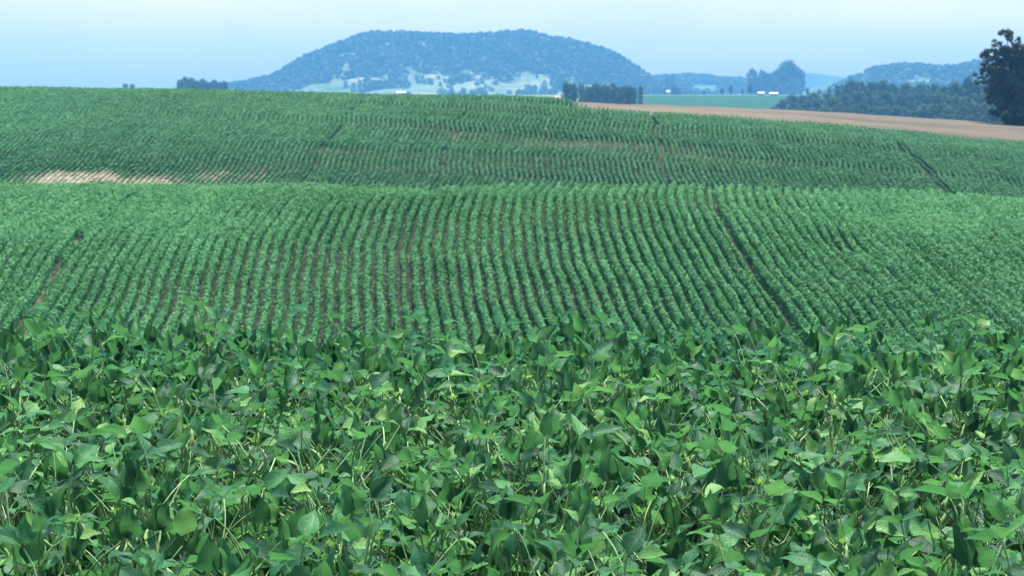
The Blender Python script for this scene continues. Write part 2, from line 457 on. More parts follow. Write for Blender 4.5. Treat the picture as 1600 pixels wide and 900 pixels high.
def row_mesh(name, path, t0, t1, dt, nleaf, lsize, patches, mat, hw, hh, thin=None):
    """a hedge-like row of soybean plants following the ground; path(y)->x"""
    t = np.arange(t0, t1, dt)
    x = path(t)
    zg = terrain(x, t)
    # vigour: plant clumps plus thin patches
    s0 = random.uniform(0, 60)
    cl = .90 + .13 * vnoise(t / .55 + s0, np.full_like(t, s0)) + .24 * (vnoise(t / 2.3 + s0, np.full_like(t, s0 + 9)) - .5)
    b = bare(x, t, patches)
    cl = cl * (1 - .86 * b)
    if thin is not None: cl = cl * thin(t)
    # canopy closes over on the gentler upper ground
    if t0 < 100: close = sstep(82, 92, t) * np.maximum(sstep(13, 20, x), sstep(-10, -17, x))
    else: close = np.maximum(sstep(-10, -26, x) * sstep(175, 190, t), sstep(193, 204, t) * sstep(8, 24, x))
    H = hh * cl; W = hw * cl * (1 + .45 * close * (1 - b)) * (1 - .10 * sstep(3, 10, x) * sstep(92, 84, t) * (t0 < 100))
    # inner body: 5-point arch
    ang = np.array([0, .22, .5, .78, 1]) * math.pi
    cx = x[:, None] - W[:, None] * .78 * np.cos(ang)[None]
    cz = zg[:, None] + H[:, None] * .80 * np.sin(ang)[None] ** .7
    cx = cx + RNG.normal(0, .02, cx.shape); cz = cz + RNG.normal(0, .025, cz.shape)
    cz[:, 0] = cz[:, -1] = zg - .03
    r = len(t); idx = np.arange(r * 5).reshape(r, 5)
    Fc = np.stack([idx[:-1, :-1], idx[:-1, 1:], idx[1:, 1:], idx[1:, :-1]], -1).reshape(-1, 4)
    Vc = np.stack([cx, np.repeat(t[:, None], 5, 1), cz], -1).reshape(-1, 3)
    # leaves over it
    n = int(len(t) * nleaf)
    k = RNG.integers(0, len(t), n)
    keep = RNG.random(n) < (1 - .93 * b[k]) * np.where(np.abs(x[k]) > .278 * t[k] + 1.0, .18, 1.0)
    k = k[keep]; n = len(k)
    a = RNG.normal(.5, .24, n).clip(.02, .98) * math.pi
    rr = RNG.uniform(.88, 1.06, n)
    px = x[k] - W[k] * rr * np.cos(a)
    pz = zg[k] + H[k] * (.18 + .82 * np.sin(a)) * rr
    py = t[k] + RNG.uniform(-dt, dt, n)
    out = np.stack([-np.cos(a), RNG.normal(0, .35, n), np.sin(a)], -1)
    nr = unit(out + RNG.normal(0, .19, (n, 3)))
    A = unit(np.cross(nr, RNG.normal(0, 1, (n, 3))))
    S = np.cross(nr, A)
    L = lsize * RNG.uniform(.7, 1.3, n)
    P = np.stack([px, py, pz], -1) - A * L[:, None] * .5
    # low leaves and fallen litter spreading between the rows
    m = int(len(t) * (2.0 if t0 < 100 else 1.0)); q = RNG.integers(0, len(t), m)
    q = q[RNG.random(m) < (1 - .8 * b[q]) * np.where(np.abs(x[q]) > .278 * t[q] + 1.0, .2, 1.0)]; m = len(q)
    if thin is None and m:
        sx = x[q] + RNG.choice([-1, 1], m) * RNG.uniform(.12, .27, m)
        ny = t[q] + RNG.uniform(-dt, dt, m)
        nl = unit(np.stack([RNG.normal(0, .5, m), RNG.normal(0, .5, m), np.ones(m)], -1))
        A2 = unit(np.cross(nl, RNG.normal(0, 1, (m, 3))))
        L2 = lsize * RNG.uniform(.7, 1.3, m)
        P = np.concatenate([P, np.stack([sx, ny, terrain(sx, ny) + RNG.uniform(.05, .26, m)], -1)])
        A = np.concatenate([A, A2]); S = np.concatenate([S, np.cross(nl, A2)]); L = np.concatenate([L, L2])
    Vk, Fk = kites(P, A, S, L, L * .68)
    return mesh_np(name, np.concatenate([Vc, Vk]), [Fc, Fk + len(Vc)], mat)

# near slope
ORD = ['', 'first', 'second', 'third', 'fourth', 'fifth', 'sixth', 'seventh', 'eighth', 'ninth', 'tenth', 'eleventh', 'twelfth', 'thirteenth',
       'fourteenth', 'fifteenth', 'sixteenth', 'seventeenth', 'eighteenth', 'nineteenth', 'twentieth']
def ordinal(n):
    if n <= 20: return ORD[n]
    t, u = divmod(n, 10)
    return ({2: 'twenty', 3: 'thirty', 4: 'forty', 5: 'fifty', 6: 'sixty'}[t] + '-' + ORD[u]) if u else {3: 'thirtieth', 4: 'fortieth', 5: 'fiftieth', 6: 'sixtieth'}[t]
def row_label(i, marks, names, where):
    """counts a row from the nearest track on its own side"""
    j = min(range(len(marks)), key=lambda q: abs(i - marks[q]))
    n = i - marks[j]
    return '%s soybean row to the %s of the %s on the %s slope' % (ordinal(abs(n)), 'right' if n > 0 else 'left', names[j], where)
s_list = np.arange(-29, 31.5, SP)
tm_i = [int(np.argmin(abs(s_list - t))) for t in TM]
nrow = 0
for i, s in enumerate(s_list):
    thin = None
    if i == tm_i[0]:
        thin = lambda t: .20 + .3 * sstep(84, 92, t) + .62 * sstep(.42, .62, vnoise(t / .9, t * 0 + 3))
    if i == tm_i[1]:
        thin = lambda t: .82 - .30 * sstep(88, 84, t) * sstep(73, 76, t) * (.4 + .6 * vnoise(t / 1.5, t * 0 + 8))
    if i == tm_i[2]:
        thin = lambda t: .42 + .1 * vnoise(t, t * 0)
    o = obj('crop_row', row_mesh('crop_row', mid_path(s), 61, 102, .22, 22, .108, MIDP, M['row'], .190, CROP_H, thin))
    lb = row_label(i, tm_i, ['bare soil track', 'thin middle gap', 'dark wheel track'], 'near') if i not in tm_i else ''
    if i == tm_i[0]: lb = 'stunted broken soybean row lying in the bare soil track of the near slope'
    elif i == tm_i[1]: lb = 'thin soybean row with pale soil beside it in the middle gap of the near slope'
    elif i == tm_i[2]: lb = 'low soybean row sunk in the dark wheel track on the near slope'
    link_tag(o, lb, 'crop row', 'soybean rows on the near slope')
    nrow += 1

# far slope
f_list = np.arange(-62, 62, SP)
tf_i = [int(np.argmin(abs(f_list - t))) for t in TF]
view = [i for i, s in enumerate(f_list) if -45.5 <= s <= 47.5]
view = sorted(view, key=lambda i: abs(f_list[i] - 1))[:300 - nrow - 1]
view = set(view)
extra = []
for i, s in enumerate(f_list):
    fp = far_path(s)
    yy = np.arange(205., 264., .5)
    bd = bound(fp(yy) / yy)
    inside = yy[yy < bd]
    t1 = float(inside[-1]) if len(inside) else 215.0
    t1 = min(t1, 240.0)
    thin = None
    if i in (tf_i[0], tf_i[1]): thin = lambda t: .35 + .5 * (vnoise(t / 2.1, t * 0 + 5) > .45)
    if i == tf_i[2]: thin = lambda t: .30 + 0 * t
    if i == tf_i[3]: thin = lambda t: .12 + .75 * sstep(193, 200, t)
    if i == tf_i[3] + 1: thin = lambda t: .45 + .5 * sstep(192, 200, t)
    me = row_mesh('crop_row', fp, 162.0, t1, .36, 9 if i in view else 4, .172, FARP, M['farrow'], .168, CROP_H, thin)
    if i not in view:
        extra.append(me); continue
    o = obj('crop_row', me)
    lb = row_label(i, tf_i, ['leftmost worn gap', 'middle worn gap', 'thin dark wheel line', 'broad dark wheel line'], 'far') if i not in tf_i else ''
    if i == tf_i[0]: lb = 'patchy soybean row in the leftmost worn gap on the far slope'
    elif i == tf_i[1]: lb = 'patchy soybean row in the middle worn gap on the far slope'
    elif i == tf_i[2]: lb = 'low soybean row in the thin dark wheel line on the far slope'
    elif i == tf_i[3]: lb = 'low soybean row in the broad dark wheel line on the far slope'
    link_tag(o, lb, 'crop row', 'soybean rows on the far slope')
def merge_meshes(name, mes, mat):
    Vs, Fs, off = [], [], 0
    for me in mes:
        v = np.empty(len(me.vertices) * 3, np.float32); me.vertices.foreach_get('co', v)
        f = np.empty(len(me.loops), np.int32); me.loops.foreach_get('vertex_index', f)
        Vs.append(v.reshape(-1, 3)); Fs.append(f.reshape(-1, 4) + off); off += len(v) // 3
        bpy.data.meshes.remove(me)
    return mesh_np(name, np.concatenate(Vs), [np.concatenate(Fs)], mat)
if extra:
    link_tag(obj('distant_crop_rows', merge_meshes('distant_crop_rows', extra, M['farrow'])),
             'closed green soybean canopy at both ends of the far slope', 'crop', None, 'stuff')

# ------------------------------------------------------------------ trees
def leaf_cloud(clumps, per, size, seed, flat=.0):
    """clumps: list of (cx,cy,cz,r). returns kite verts/faces through the volume"""
    g = np.random.default_rng(seed)
    Ps, As, Ss, Ls = [], [], [], []
    for (cx, cy_, cz, r) in clumps:
        n = max(4, int(per * r * r))
        d = unit(g.normal(0, 1, (n, 3)))
        rad = r * g.uniform(.05, 1.0, n) ** .55 * np.where(g.random(n) < .22, g.uniform(1., 1.28, n), 1.0)
        p = np.array([cx, cy_, cz]) + d * rad[:, None] * np.array([1, 1, .8])
        nr = unit(d + g.normal(0, .6, (n, 3)) + np.array([0, 0, .25]))
        A = unit(np.cross(nr, g.normal(0, 1, (n, 3))))
        L = size * g.uniform(.6, 1.4, n)
        Ps.append(p - A * L[:, None] * .5); As.append(A); Ss.append(np.cross(nr, A)); Ls.append(L)
    P = np.concatenate(Ps); A = np.concatenate(As); S = np.concatenate(Ss); L = np.concatenate(Ls)
    return kites(P, A, S, L, L * .75)

def tube(pts, rad, sides=6):
    pts = [Vector(p) for p in pts]
    V, F = [], []
    for i, p in enumerate(pts):
        t = (pts[min(i + 1, len(pts) - 1)] - pts[max(i - 1, 0)]).normalized()
        a = t.orthogonal().normalized(); b = t.cross(a)
        for k in range(sides):
            th = 2 * math.pi * k / sides
            V.append(p + (a * math.cos(th) + b * math.sin(th)) * rad[i])
    for i in range(len(pts) - 1):
        for k in range(sides):
            k2 = (k + 1) % sides
            F.append((i * sides + k, i * sides + k2, (i + 1) * sides + k2, (i + 1) * sides + k))
    return np.array([tuple(v) for v in V]), np.array(F)
def join(parts):
    V, F, o = [], [], 0
    for v, f in parts:
        V.append(v); F.append(np.asarray(f) + o); o += len(v)
    return np.concatenate(V), np.concatenate(F)

def tree_proto(h, wdt, seed, n_clump=26, size=None, per=8.0, shape='round', mat='tree_mid'):
    """returns (trunk mesh, crown mesh) for a tree of height h, crown width wdt"""
    g = random.Random(seed)
    cl = []
    bot = {'round': .22, 'tall': .12, 'dome': .02, 'poplar': .08}[shape]
    for i in range(n_clump):
        f = (i + .5) / n_clump
        z = bot + (1 - bot) * f * .93
        if shape == 'round': env = math.sin(math.pi * min(1, (z - bot) / (1 - bot) * .86 + .14)) ** .6
        elif shape == 'dome': env = math.sqrt(max(0.02, 1 - z ** 2.2))
        elif shape == 'poplar': env = .95 if z < .8 else .95 - (z - .8) * 3
        else: env = max(.12, 1 - abs(z - .4) * 1.15)
        a = i * 2.399 + g.uniform(-.4, .4)
        rr = env * wdt * .5 * (g.random() ** .5) * .78
        r = wdt * g.uniform(.13, .22) * (.65 + .35 * env)
        cl.append((math.cos(a) * rr, math.sin(a) * rr, z * h, r))
    size = size or wdt * .075
    cv, cf = leaf_cloud(cl, per * 14 / (size * size), size, seed)
    parts = [tube([(0, 0, -.4), (g.uniform(-.02, .02) * h, 0, h * .4), (g.uniform(-.04, .04) * h, g.uniform(-.03, .03) * h, h * .86)],
                  [wdt * .045, wdt * .03, wdt * .008])]
    for c in cl[::3]:
        z0 = c[2] * .6
        parts.append(tube([(0, 0, z0), (c[0] * .5, c[1] * .5, (z0 + c[2]) / 2 + .02 * h), (c[0], c[1], c[2])],
                          [wdt * .016, wdt * .01, wdt * .004], 4))
    tv, tf = join(parts)
    return (mesh_np('trunk', tv, [tf], M['bark'], smooth=True), mesh_np('crown', cv, [cf], M[mat]))

def place_tree(name, proto, loc, s, rz, label, group, sx=1.0):
    t = empty(name, loc, label, 'tree', group)
    t.rotation_euler = (0, 0, rz); t.scale = (s * sx, s * sx, s)
    obj('trunk', proto[0], t); obj('crown', proto[1], t)
    return t

# dark tree at the right edge, standing on the stubble
def edge_tree():
    Yd = 250.0
    base = at(1582, 195, Yd); k = Yd / FPX
    base.z = tz(base.x, base.y)
    cl0 = [(1566, 49, 7), (1573, 60, 8), (1583, 66, 6), (1556, 70, 8), (1576, 78, 13), (1560, 84, 9), (1543, 88, 9), (1552, 96, 9), (1572, 100, 16),
           (1590, 92, 16), (1602, 108, 20), (1541, 110, 9), (1533, 118, 7), (1556, 118, 14), (1580, 126, 18), (1534, 127, 7), (1548, 138, 11), (1566, 146, 16),
           (1590, 150, 18), (1556, 160, 10), (1573, 168, 14), (1594, 172, 17), (1566, 182, 9), (1586, 186, 12), (1608, 140, 18), (1620, 120, 14),
           (1612, 165, 16), (1600, 80, 9), (1538, 100, 6), (1577, 190, 10), (1600, 188, 10), (1585, 110, 20), (1565, 130, 17), (1598, 130, 20), (1562, 98, 10), (1582, 90, 13), (1575, 150, 18), (1600, 165, 18), (1552, 148, 10), (1590, 75, 9), (1548, 78, 6), (1612, 95, 16)]
    g = random.Random(5); cl = []
    for (px, py, r) in cl0:
        for q in range(6):
            cl.append(((px - 1582 + g.gauss(0, .55) * r) * k, g.uniform(-26, 26) * k * (.35 + .65 * (py - 40) / 150), (195 - py + g.gauss(0, .4) * r) * k, r * k * g.uniform(.35, .75)))
    cv, cf = leaf_cloud(cl, 420, .27, 3)
    parts = [tube([(0, 0, -.5), (.05, 0, 3), (-.25, .1, 6.5), (-1.0, .1, 11.2)], [.34, .28, .17, .05], 8)]
    for c in cl[::7]:
        z0 = max(.8, c[2] - 1.6)
        parts.append(tube([(-.02 * z0, 0, z0), (c[0] * .55, c[1] * .5, z0 + (c[2] - z0) * .65), (c[0], c[1], c[2])], [.09, .06, .02], 5))
    tv, tf = join(parts)
    t = empty('tree', base, 'tall dark ragged tree at the right edge standing on the tan stubble', 'tree')
    obj('trunk', mesh_np('trunk', tv, [tf], M['bark'], smooth=True), t)
    obj('crown', mesh_np('crown', cv, [cf], M['tree_dark']), t)
    p = tree_proto(12.5, 8.0, 77, 34, .34, 1.2, 'tall', 'tree_dark')
    b2 = at(1648, 196, 262)
    place_tree('tree', p, (b2.x, b2.y, tz(b2.x, b2.y)), 1.0, .4, 'second dark tree cut off by the right edge behind the ragged one', None)
edge_tree()

P_round = [tree_proto(10, 9, 100 + i, 24, .62, 1.0, 'round') for i in range(4)]
P_tall = [tree_proto(12, 6, 120 + i, 26, .55, 1.0, 'poplar') for i in range(3)]
P_dome = tree_proto(10, 11, 140, 46, .60, 1.0, 'dome')
P_hedge = [tree_proto(10, 12, 150 + i, 30, .66, 1.0, 'dome') for i in range(3)]

# blue wood on the right: three ranks of trees
wood = []
rw = random.Random(21)
def wood_top(px):   # top line of the front ranks in the photo
    return np.interp(px, [1195, 1215, 1240, 1262, 1300, 1330, 1360, 1400, 1440, 1480, 1520, 1545, 1640, 1720], [160, 152, 150, 147, 138, 122, 124, 128, 127, 130, 124, 120, 122, 128])
for rank, (Yd, dy, lab) in enumerate(((760, .58, 'low front'), (820, .30, 'middle'), (900, 0, 'back'))):
    px = 1212 + rank * 6; kk = 0
    while px < 1690:
        top = float(wood_top(px)); top += dy * (192 - top) + rw.uniform(-4, 6)
        p = at(px, top, Yd - 150 * float(sstep(1420, 1500, px)) + rw.uniform(-14, 14))
        z0 = tz(p.x, p.y)
        hgt = max(4.5, p.z - z0)
        pr = rw.choice(P_hedge if rank < 2 else P_round + P_hedge[:1])
        kk += 1
        place_tree('tree', pr, (p.x, p.y, z0), hgt / 10, rw.uniform(0, 6.3),
                   'bluish tree, %s from left in the %s rank of the right hand wood' % (ordinal(kk), lab), 'trees of the wood behind the stubble', min(1.3, max(.5, 9.5 / hgt)) * rw.uniform(.9, 1.15))
        px += rw.uniform(14, 23)

# dark clump right of the hill foot
rw = random.Random(31)
for px, top, pr, lb in [(886, 127, 1, 'small dark tree at the left end of the dense clump below the hill'), (896, 131, 0, 'short dark tree just left of the dense clump below the hill')]:
    p = at(px, top, 850); z0 = tz(p.x, p.y)
    place_tree('tree', P_round[pr], (p.x, p.y, z0), (p.z - z0) / 10, rw.uniform(0, 6), lb, None, .45)
px = 908; kk = 0
while px < 986:
    kk += 1
    p = at(px, 129 + rw.uniform(-3, 7), 850 + rw.uniform(-25, 25)); z0 = tz(p.x, p.y)
    place_tree('tree', rw.choice(P_tall + P_round[:2]), (p.x, p.y, z0), (p.z - z0) / 11.5, rw.uniform(0, 6), 'tall blue-green tree, %s from the left in the dense clump below the hill' % ordinal(kk), 'trees of the dense clump', .72)
    px += rw.uniform(5, 8)
for px, top, lb in [(992, 135, 'lower tree at the right end of the dense clump below the hill'), (1001, 132, 'thin tree standing off the right end of the dense clump')]:
    p = at(px, top, 860); z0 = tz(p.x, p.y)
    place_tree('tree', P_tall[1], (p.x, p.y, z0), (p.z - z0) / 12, 1.0, lb, None, .55)

# round knoll of trees
for px, top, wpx, pr, lb in [(1233, 95, 50, P_dome, 'great dome shaped blue tree rising over the valley right of the hill'),
                             (1216, 108, 30, P_round[0], 'blue tree leaning against the left flank of the great dome tree'),
                             (1250, 108, 26, P_round[1], 'small blue tree at the right flank of the great dome tree'),
                             (1176, 107, 22, P_round[2], 'round blue tree at the left end of the group beside the great dome tree'),
                             (1192, 109, 22, P_round[3], 'blue tree second from the left in the group beside the great dome tree'),
                             (1204, 113, 22, P_round[1], 'blue tree filling the gap left of the great dome tree'),
                             (1183, 120, 26, P_hedge[0], 'low bushy blue tree in front of the group beside the great dome tree'),
                             (1212, 124, 30, P_hedge[1], 'low bushy blue tree below the great dome tree, left side'),
                             (1240, 126, 34, P_hedge[2], 'low bushy blue tree below the great dome tree, right side')]:
    p = at(px, top, 2250 + (0 if top < 115 else -25)); z0 = tz(p.x, p.y)
    s = (p.z - z0) / 10; w0 = 11 if pr is P_dome else 9 if pr in P_round else 12
    place_tree('tree', pr, (p.x, p.y, z0), s, px * .7, lb, 'trees of the round knoll', wpx / FPX * 2250 / (w0 * s))

# clump on the left skyline
rw = random.Random(41)
for i, (px, top) in enumerate([(282, 124), (290, 120), (299, 121.5), (308, 126), (316, 123), (325, 127), (334, 124.5), (343, 128), (351, 126)]):
    p = at(px, top, 1250 + rw.uniform(-20, 20)); z0 = tz(p.x, p.y)
    lb = 'bluish tree, %s from the left in the small clump on the left skyline' % ordinal(i + 1) if 0 < i < 8 else ('leftmost tree of the small clump on the left skyline' if i == 0 else 'rightmost tree of the small clump on the left skyline')
    place_tree('tree', rw.choice(P_round), (p.x, p.y, z0), (p.z - z0) / 10, rw.uniform(0, 6), lb, 'clump on the left skyline', .72)
for px, top, lb in [(196, 130, 'tiny pale treetop left of the skyline clump'), (207, 130.5, 'tiny pale treetop second from the left on the skyline')]:
    p = at(px, top, 1700); z0 = tz(p.x, p.y)
    place_tree('tree', P_round[1], (p.x, p.y, z0), (p.z - z0) / 10, .3, lb, None, .7)

# ------------------------------------------------------------------ hills
def hill(name, sil, Yc, front, back, zfoot, mat, tree_h, nx=160, ny=40, power=1.0):
    xs_px = np.array([s[0] for s in sil], float); ys_px = np.array([s[1] for s in sil], float)
    X0 = at(xs_px[0], 130, Yc).x; X1 = at(xs_px[-1], 130, Yc).x
    xs = np.linspace(X0, X1, nx)
    xk = np.array([at(p, 130, Yc).x for p in xs_px])
    zk = np.array([at(p, q, Yc).z for p, q in zip(xs_px, ys_px)]) - tree_h
    ridge = np.interp(xs, xk, zk)
    ker = np.array([1, 2, 3, 2, 1]) / 9.; ridge = np.convolve(np.pad(ridge, 2, 'edge'), ker, 'valid')
    def hz(x, y):
        r = np.interp(x, xs, ridge)
        d = (y - Yc)
        f = np.where(d < 0, 1 + d / front, 1 - d / back)
        f = np.clip(f, 0, 1)
        f = f * f * (3 - 2 * f) if power == 1.0 else f ** power
        gul = (vnoise(x / 70. + 7, y / 190.) - .5) * 22 * np.clip(4 * f * (1 - f), 0, 1)
        return zfoot + np.maximum(r - zfoot, 0) * f + gul * (r - zfoot > 12)
    ys = np.concatenate([np.linspace(Yc - front, Yc, ny), np.linspace(Yc, Yc + back, 12)[1:]])
    YY, XX = np.meshgrid(ys, xs, indexing='ij')
    # taper in depth so the hill keeps its outline
    o = obj(name, grid_mesh(name, XX, YY, hz(XX, YY), mat)); o['kind'] = 'structure'
    return hz, xs, ridge

def crowns(name, pts, hts, wds, seed, mat, label, nk=26):
    g = np.random.default_rng(seed)
    Ps, As, Ss, Ls = [], [], [], []
    n = len(pts)
    d = unit(g.normal(0, 1, (n, nk, 3))); d[..., 2] = np.abs(d[..., 2]) * 1.0 - .15
    rad = g.uniform(.55, 1.05, (n, nk, 1))
    c = pts[:, None, :] + np.stack([np.zeros(n), np.zeros(n), hts * .5], -1)[:, None, :]
    p = c + d * rad * np.stack([wds * .5, wds * .5, hts * .5], -1)[:, None, :]
    nr = unit(d + g.normal(0, .45, (n, nk, 3)))
    A = unit(np.cross(nr, g.normal(0, 1, (n, nk, 3))))
    L = wds[:, None] * .46 * g.uniform(.7, 1.3, (n, nk))
    P = p - A * L[..., None] * .5
    V, F = kites(P.reshape(-1, 3), A.reshape(-1, 3), np.cross(nr, A).reshape(-1, 3), L.ravel(), L.ravel() * .85)
    o = obj(name, mesh_np(name, V, [F], mat))
    return link_tag(o, label, 'wood', None, 'stuff')

MESA = [(300, 152), (345, 143), (372, 137), (400, 126), (425, 120), (440, 117), (462, 107), (478, 93), (500, 84), (530, 70), (558, 58),
        (580, 51), (640, 52), (685, 54), (720, 56), (750, 54), (790, 50), (834, 50), (846, 57), (885, 62), (920, 71), (948, 79),
        (968, 90), (985, 105), (1002, 116), (1030, 128), (1075, 150)]
hz, hx, hr = hill('hill', MESA, 2800, 620, 700, -20, M['hillfloor'], 7.5, 200, 60)
def past_mask(x, y):
    """bare pasture on the lower face of the hill, in hill coordinates"""
    z = hz(x, y); c = np.interp(x, [-330, -240, -160, -60, 0, 40, 90, 140], [-12, 2, 9, 14, 17, 11, -1, -13])
    return (z < c + 8 * (vnoise(x / 26., y / 40.) - .5)) & (x > -290) & (x < 120) & (vnoise(x / 22. + 30, y / 60. + 11) < .80)
# pasture sheet, lying on the lower face of the hill
ux = np.linspace(-285, 118, 110); uy = np.linspace(2182, 2700, 110)
YY, XX = np.meshgrid(uy, ux, indexing='ij')
ZZ = hz(XX, YY)
mk = past_mask(XX, YY)
idx = np.arange(XX.size).reshape(XX.shape)
cell = mk[:-1, :-1] & mk[1:, :-1] & mk[:-1, 1:] & mk[1:, 1:]
Fq = np.stack([idx[:-1, :-1], idx[:-1, 1:], idx[1:, 1:], idx[1:, :-1]], -1)[cell]
me = mesh_np('pasture', np.stack([XX, YY, ZZ + 1.0], -1).reshape(-1, 3), [Fq], M['pasture'], smooth=True)
obj('pasture', me)['kind'] = 'structure'

g = np.random.default_rng(12)
def scatter(n, x0, x1, y0, y1, hzf, cond):
    x = g.uniform(x0, x1, n); y = g.uniform(y0, y1, n)
    k = cond(x, y); x = x[k]; y = y[k]
    return np.stack([x, y, hzf(x, y)], -1)
pts = scatter(7600, -420, 220, 2200, 2860, hz, lambda x, y: (hz(x, y) > -17) & ~past_mask(x, y) & (vnoise(x / 15. + 40, y / 40. + 3) > .12 + .13 * sstep(0, -250, x)))
rid = np.stack([np.linspace(-400, 210, 190) + g.uniform(-2, 2, 190), 2800 + g.uniform(-16, 16, 190)], -1)
rid = np.stack([rid[:, 0], rid[:, 1], hz(rid[:, 0], rid[:, 1])], -1)
pts = np.concatenate([pts, rid])
crowns('hill_wood', pts, g.uniform(5, 12.5, len(pts)), g.uniform(7, 13.5, len(pts)), 5, M['hill_wood'], 'dense blue wood covering the flat topped hill', 17)

# loose trees on the pasture
rw = random.Random(52); cnt = 0; tries = 0
P_far = [tree_proto(8, 9, 170 + i, 12, 1.5, 1.0, 'dome', 'hill_wood') for i in range(3)]
while cnt < 170 and tries < 4000:
    tries += 1
    x = rw.uniform(-280, 110); y = rw.uniform(2230, 2560)
    if not bool(past_mask(np.array(x), np.array(y))) or float(vnoise(np.array(x / 42.), np.array(y / 60.))) < .33: continue
    side = 'left part' if x < -150 else 'middle part' if x < -20 else 'right part'
    low = 'near the foot' if y < 2380 else 'higher up'
    place_tree('tree', rw.choice(P_far), (x, y, float(hz(np.array(x), np.array(y)))), rw.uniform(.65, 1.15), rw.uniform(0, 6),
               'scattered blue tree on the %s of the pale hillside pasture, %s' % (side, low), 'trees scattered over the hillside pasture', rw.uniform(.9, 1.5))
    cnt += 1

# low ranges to the right
LOW = [(940, 150), (985, 128), (1010, 121), (1030, 119), (1060, 117), (1095, 117), (1120, 121), (1150, 126), (1200, 131), (1260, 140), (1300, 150)]
hz2, _, _ = hill('hill', LOW, 3100, 500, 500, -22, M['hillfloor'], 6, 90, 24)
p2 = scatter(2600, 120, 460, 2660, 3130, hz2, lambda x, y: (hz2(x, y) > -19) & (vnoise(x / 40. + 3, y / 90.) > .30))
crowns('hill_wood', p2, g.uniform(6, 10, len(p2)), g.uniform(7, 12, len(p2)), 6, M['hill_wood'], 'low blue woodland ridge right of the flat topped hill', 20)
RGT = [(1260, 150), (1290, 131), (1320, 120), (1345, 112), (1370, 106), (1400, 101), (1440, 101), (1475, 104), (1505, 99), (1540, 95), (1600, 78), (1680, 58), (1800, 50), (1900, 90), (1960, 150)]
hz3, _, _ = hill('hill', RGT, 2500, 460, 500, -20, M['hillfloor'], 6, 120, 30)
p3 = scatter(4200, 380, 960, 2080, 2530, hz3, lambda x, y: (hz3(x, y) > -17) & (vnoise(x / 50. + 9, y / 60.) > .34))
crowns('hill_wood', p3, g.uniform(6, 10, len(p3)), g.uniform(7, 12, len(p3)), 8, M['hill_wood'], 'blue-green wooded hill behind the right hand wood', 20)
FARH = [(1100, 150), (1180, 130), (1235, 117), (1262, 113), (1290, 117), (1340, 124), (1420, 128), (1520, 150)]
hill('hill', FARH, 3600, 250, 250, -22, M['farslope'], 0, 60, 16)
# individual valley trees in front of the low ranges
rw = random.Random(61)
for px, top, Yd, lb in [(1048, 116, 2450, 'tall lone blue tree on the low ridge right of the hill'), (1060, 137, 1900, 'pair of low crowns seen as one tree left of the teal meadow'),
                        (1040, 137, 1750, 'dark small tree beside the tiny pale house left of the meadow'), (1054, 133, 1760, 'dark slender tree right of the tiny pale house left of the meadow'),
                        (1100, 142, 1400, 'low dark bush tree at the far left corner of the teal meadow'), (1128, 138, 1450, 'pale rounded tree above the middle of the teal meadow'),
                        (1142, 133, 1480, 'pale yellowish tree above the teal meadow, left of its neighbour'), (1160, 139, 1450, 'small pale tree above the right half of the teal meadow'),
                        (1172, 132, 1480, 'tall pale tree left of the white houses above the meadow'), (1280, 140, 1300, 'pale blue tree between the knoll and the right hand wood'),
                        (1262, 138, 1350, 'low blue tree just right of the white houses'), (1296, 136, 1250, 'bluish tree at the far left rear of the right hand wood')]:
    p = at(px, top, Yd); z0 = tz(p.x, p.y)
    place_tree('tree', rw.choice(P_round + P_hedge[:1]), (p.x, p.y, z0), max(3, p.z - z0) / 10, rw.uniform(0, 6), lb, None, rw.uniform(.6, .95))

# ------------------------------------------------------------------ small white buildings
def house(px, py, Yd, wpx, hpx, label, zf=None):
    p = at(px, py, Yd)
    W = wpx / FPX * Yd; H = hpx / FPX * Yd; D = W * .7
    z0 = p.z
    t = empty('house', (p.x, p.y, z0), label, 'house')
    t.rotation_euler = (0, 0, R((px * 7) % 30 - 15))
    hw, hd = W / 2, D / 2
    V = [(-hw, -hd, -4), (hw, -hd, -4), (hw, hd, -4), (-hw, hd, -4), (-hw, -hd, H), (hw, -hd, H), (hw, hd, H), (-hw, hd, H), (-hw, 0, H * 1.5), (hw, 0, H * 1.5)]
    obj('wall', mesh_np('wall', V, [np.array([(0, 1, 5, 4), (1, 2, 6, 5), (2, 3, 7, 6), (3, 0, 4, 7)]), np.array([(5, 6, 9), (7, 4, 8)])], M['wall']), t)
    e = .08 * W; h = .12 * H
    rv, rf = [], []
    for sgn in (-1, 1):
        b = len(rv); ed = hd + e
        zl = H * 1.5 - (H * .5) * ed / hd
        rv += [(-hw - e, sgn * ed, zl + .03), (hw + e, sgn * ed, zl + .03), (hw + e, 0, H * 1.5 + .03), (-hw - e, 0, H * 1.5 + .03)]
        rv += [(x, y, z + h) for (x, y, z) in rv[b:b + 4]]
        rf += [(b, b + 1, b + 2, b + 3), (b + 4, b + 5, b + 6, b + 7), (b, b + 1, b + 5, b + 4), (b + 1, b + 2, b + 6, b + 5), (b + 2, b + 3, b + 7, b + 6), (b + 3, b, b + 4, b + 7)]
    obj('roof', mesh_np('roof', rv, [np.array(rf)], M['roofm']), t)
    for fx in (-.25, .25):
        a = fx * W; q = .09 * W
        Vw = [(a - q, -hd - .05, H * .35), (a + q, -hd - .05, H * .35), (a + q, -hd - .05, H * .75), (a - q, -hd - .05, H * .75),
              (a - q, -hd + .05, H * .35), (a + q, -hd + .05, H * .35), (a + q, -hd + .05, H * .75), (a - q, -hd + .05, H * .75)]
        obj('window', mesh_np('window', Vw, [np.array([(0, 1, 2, 3), (0, 1, 5, 4), (1, 2, 6, 5), (2, 3, 7, 6), (3, 0, 4, 7)])], M['glass']), t)
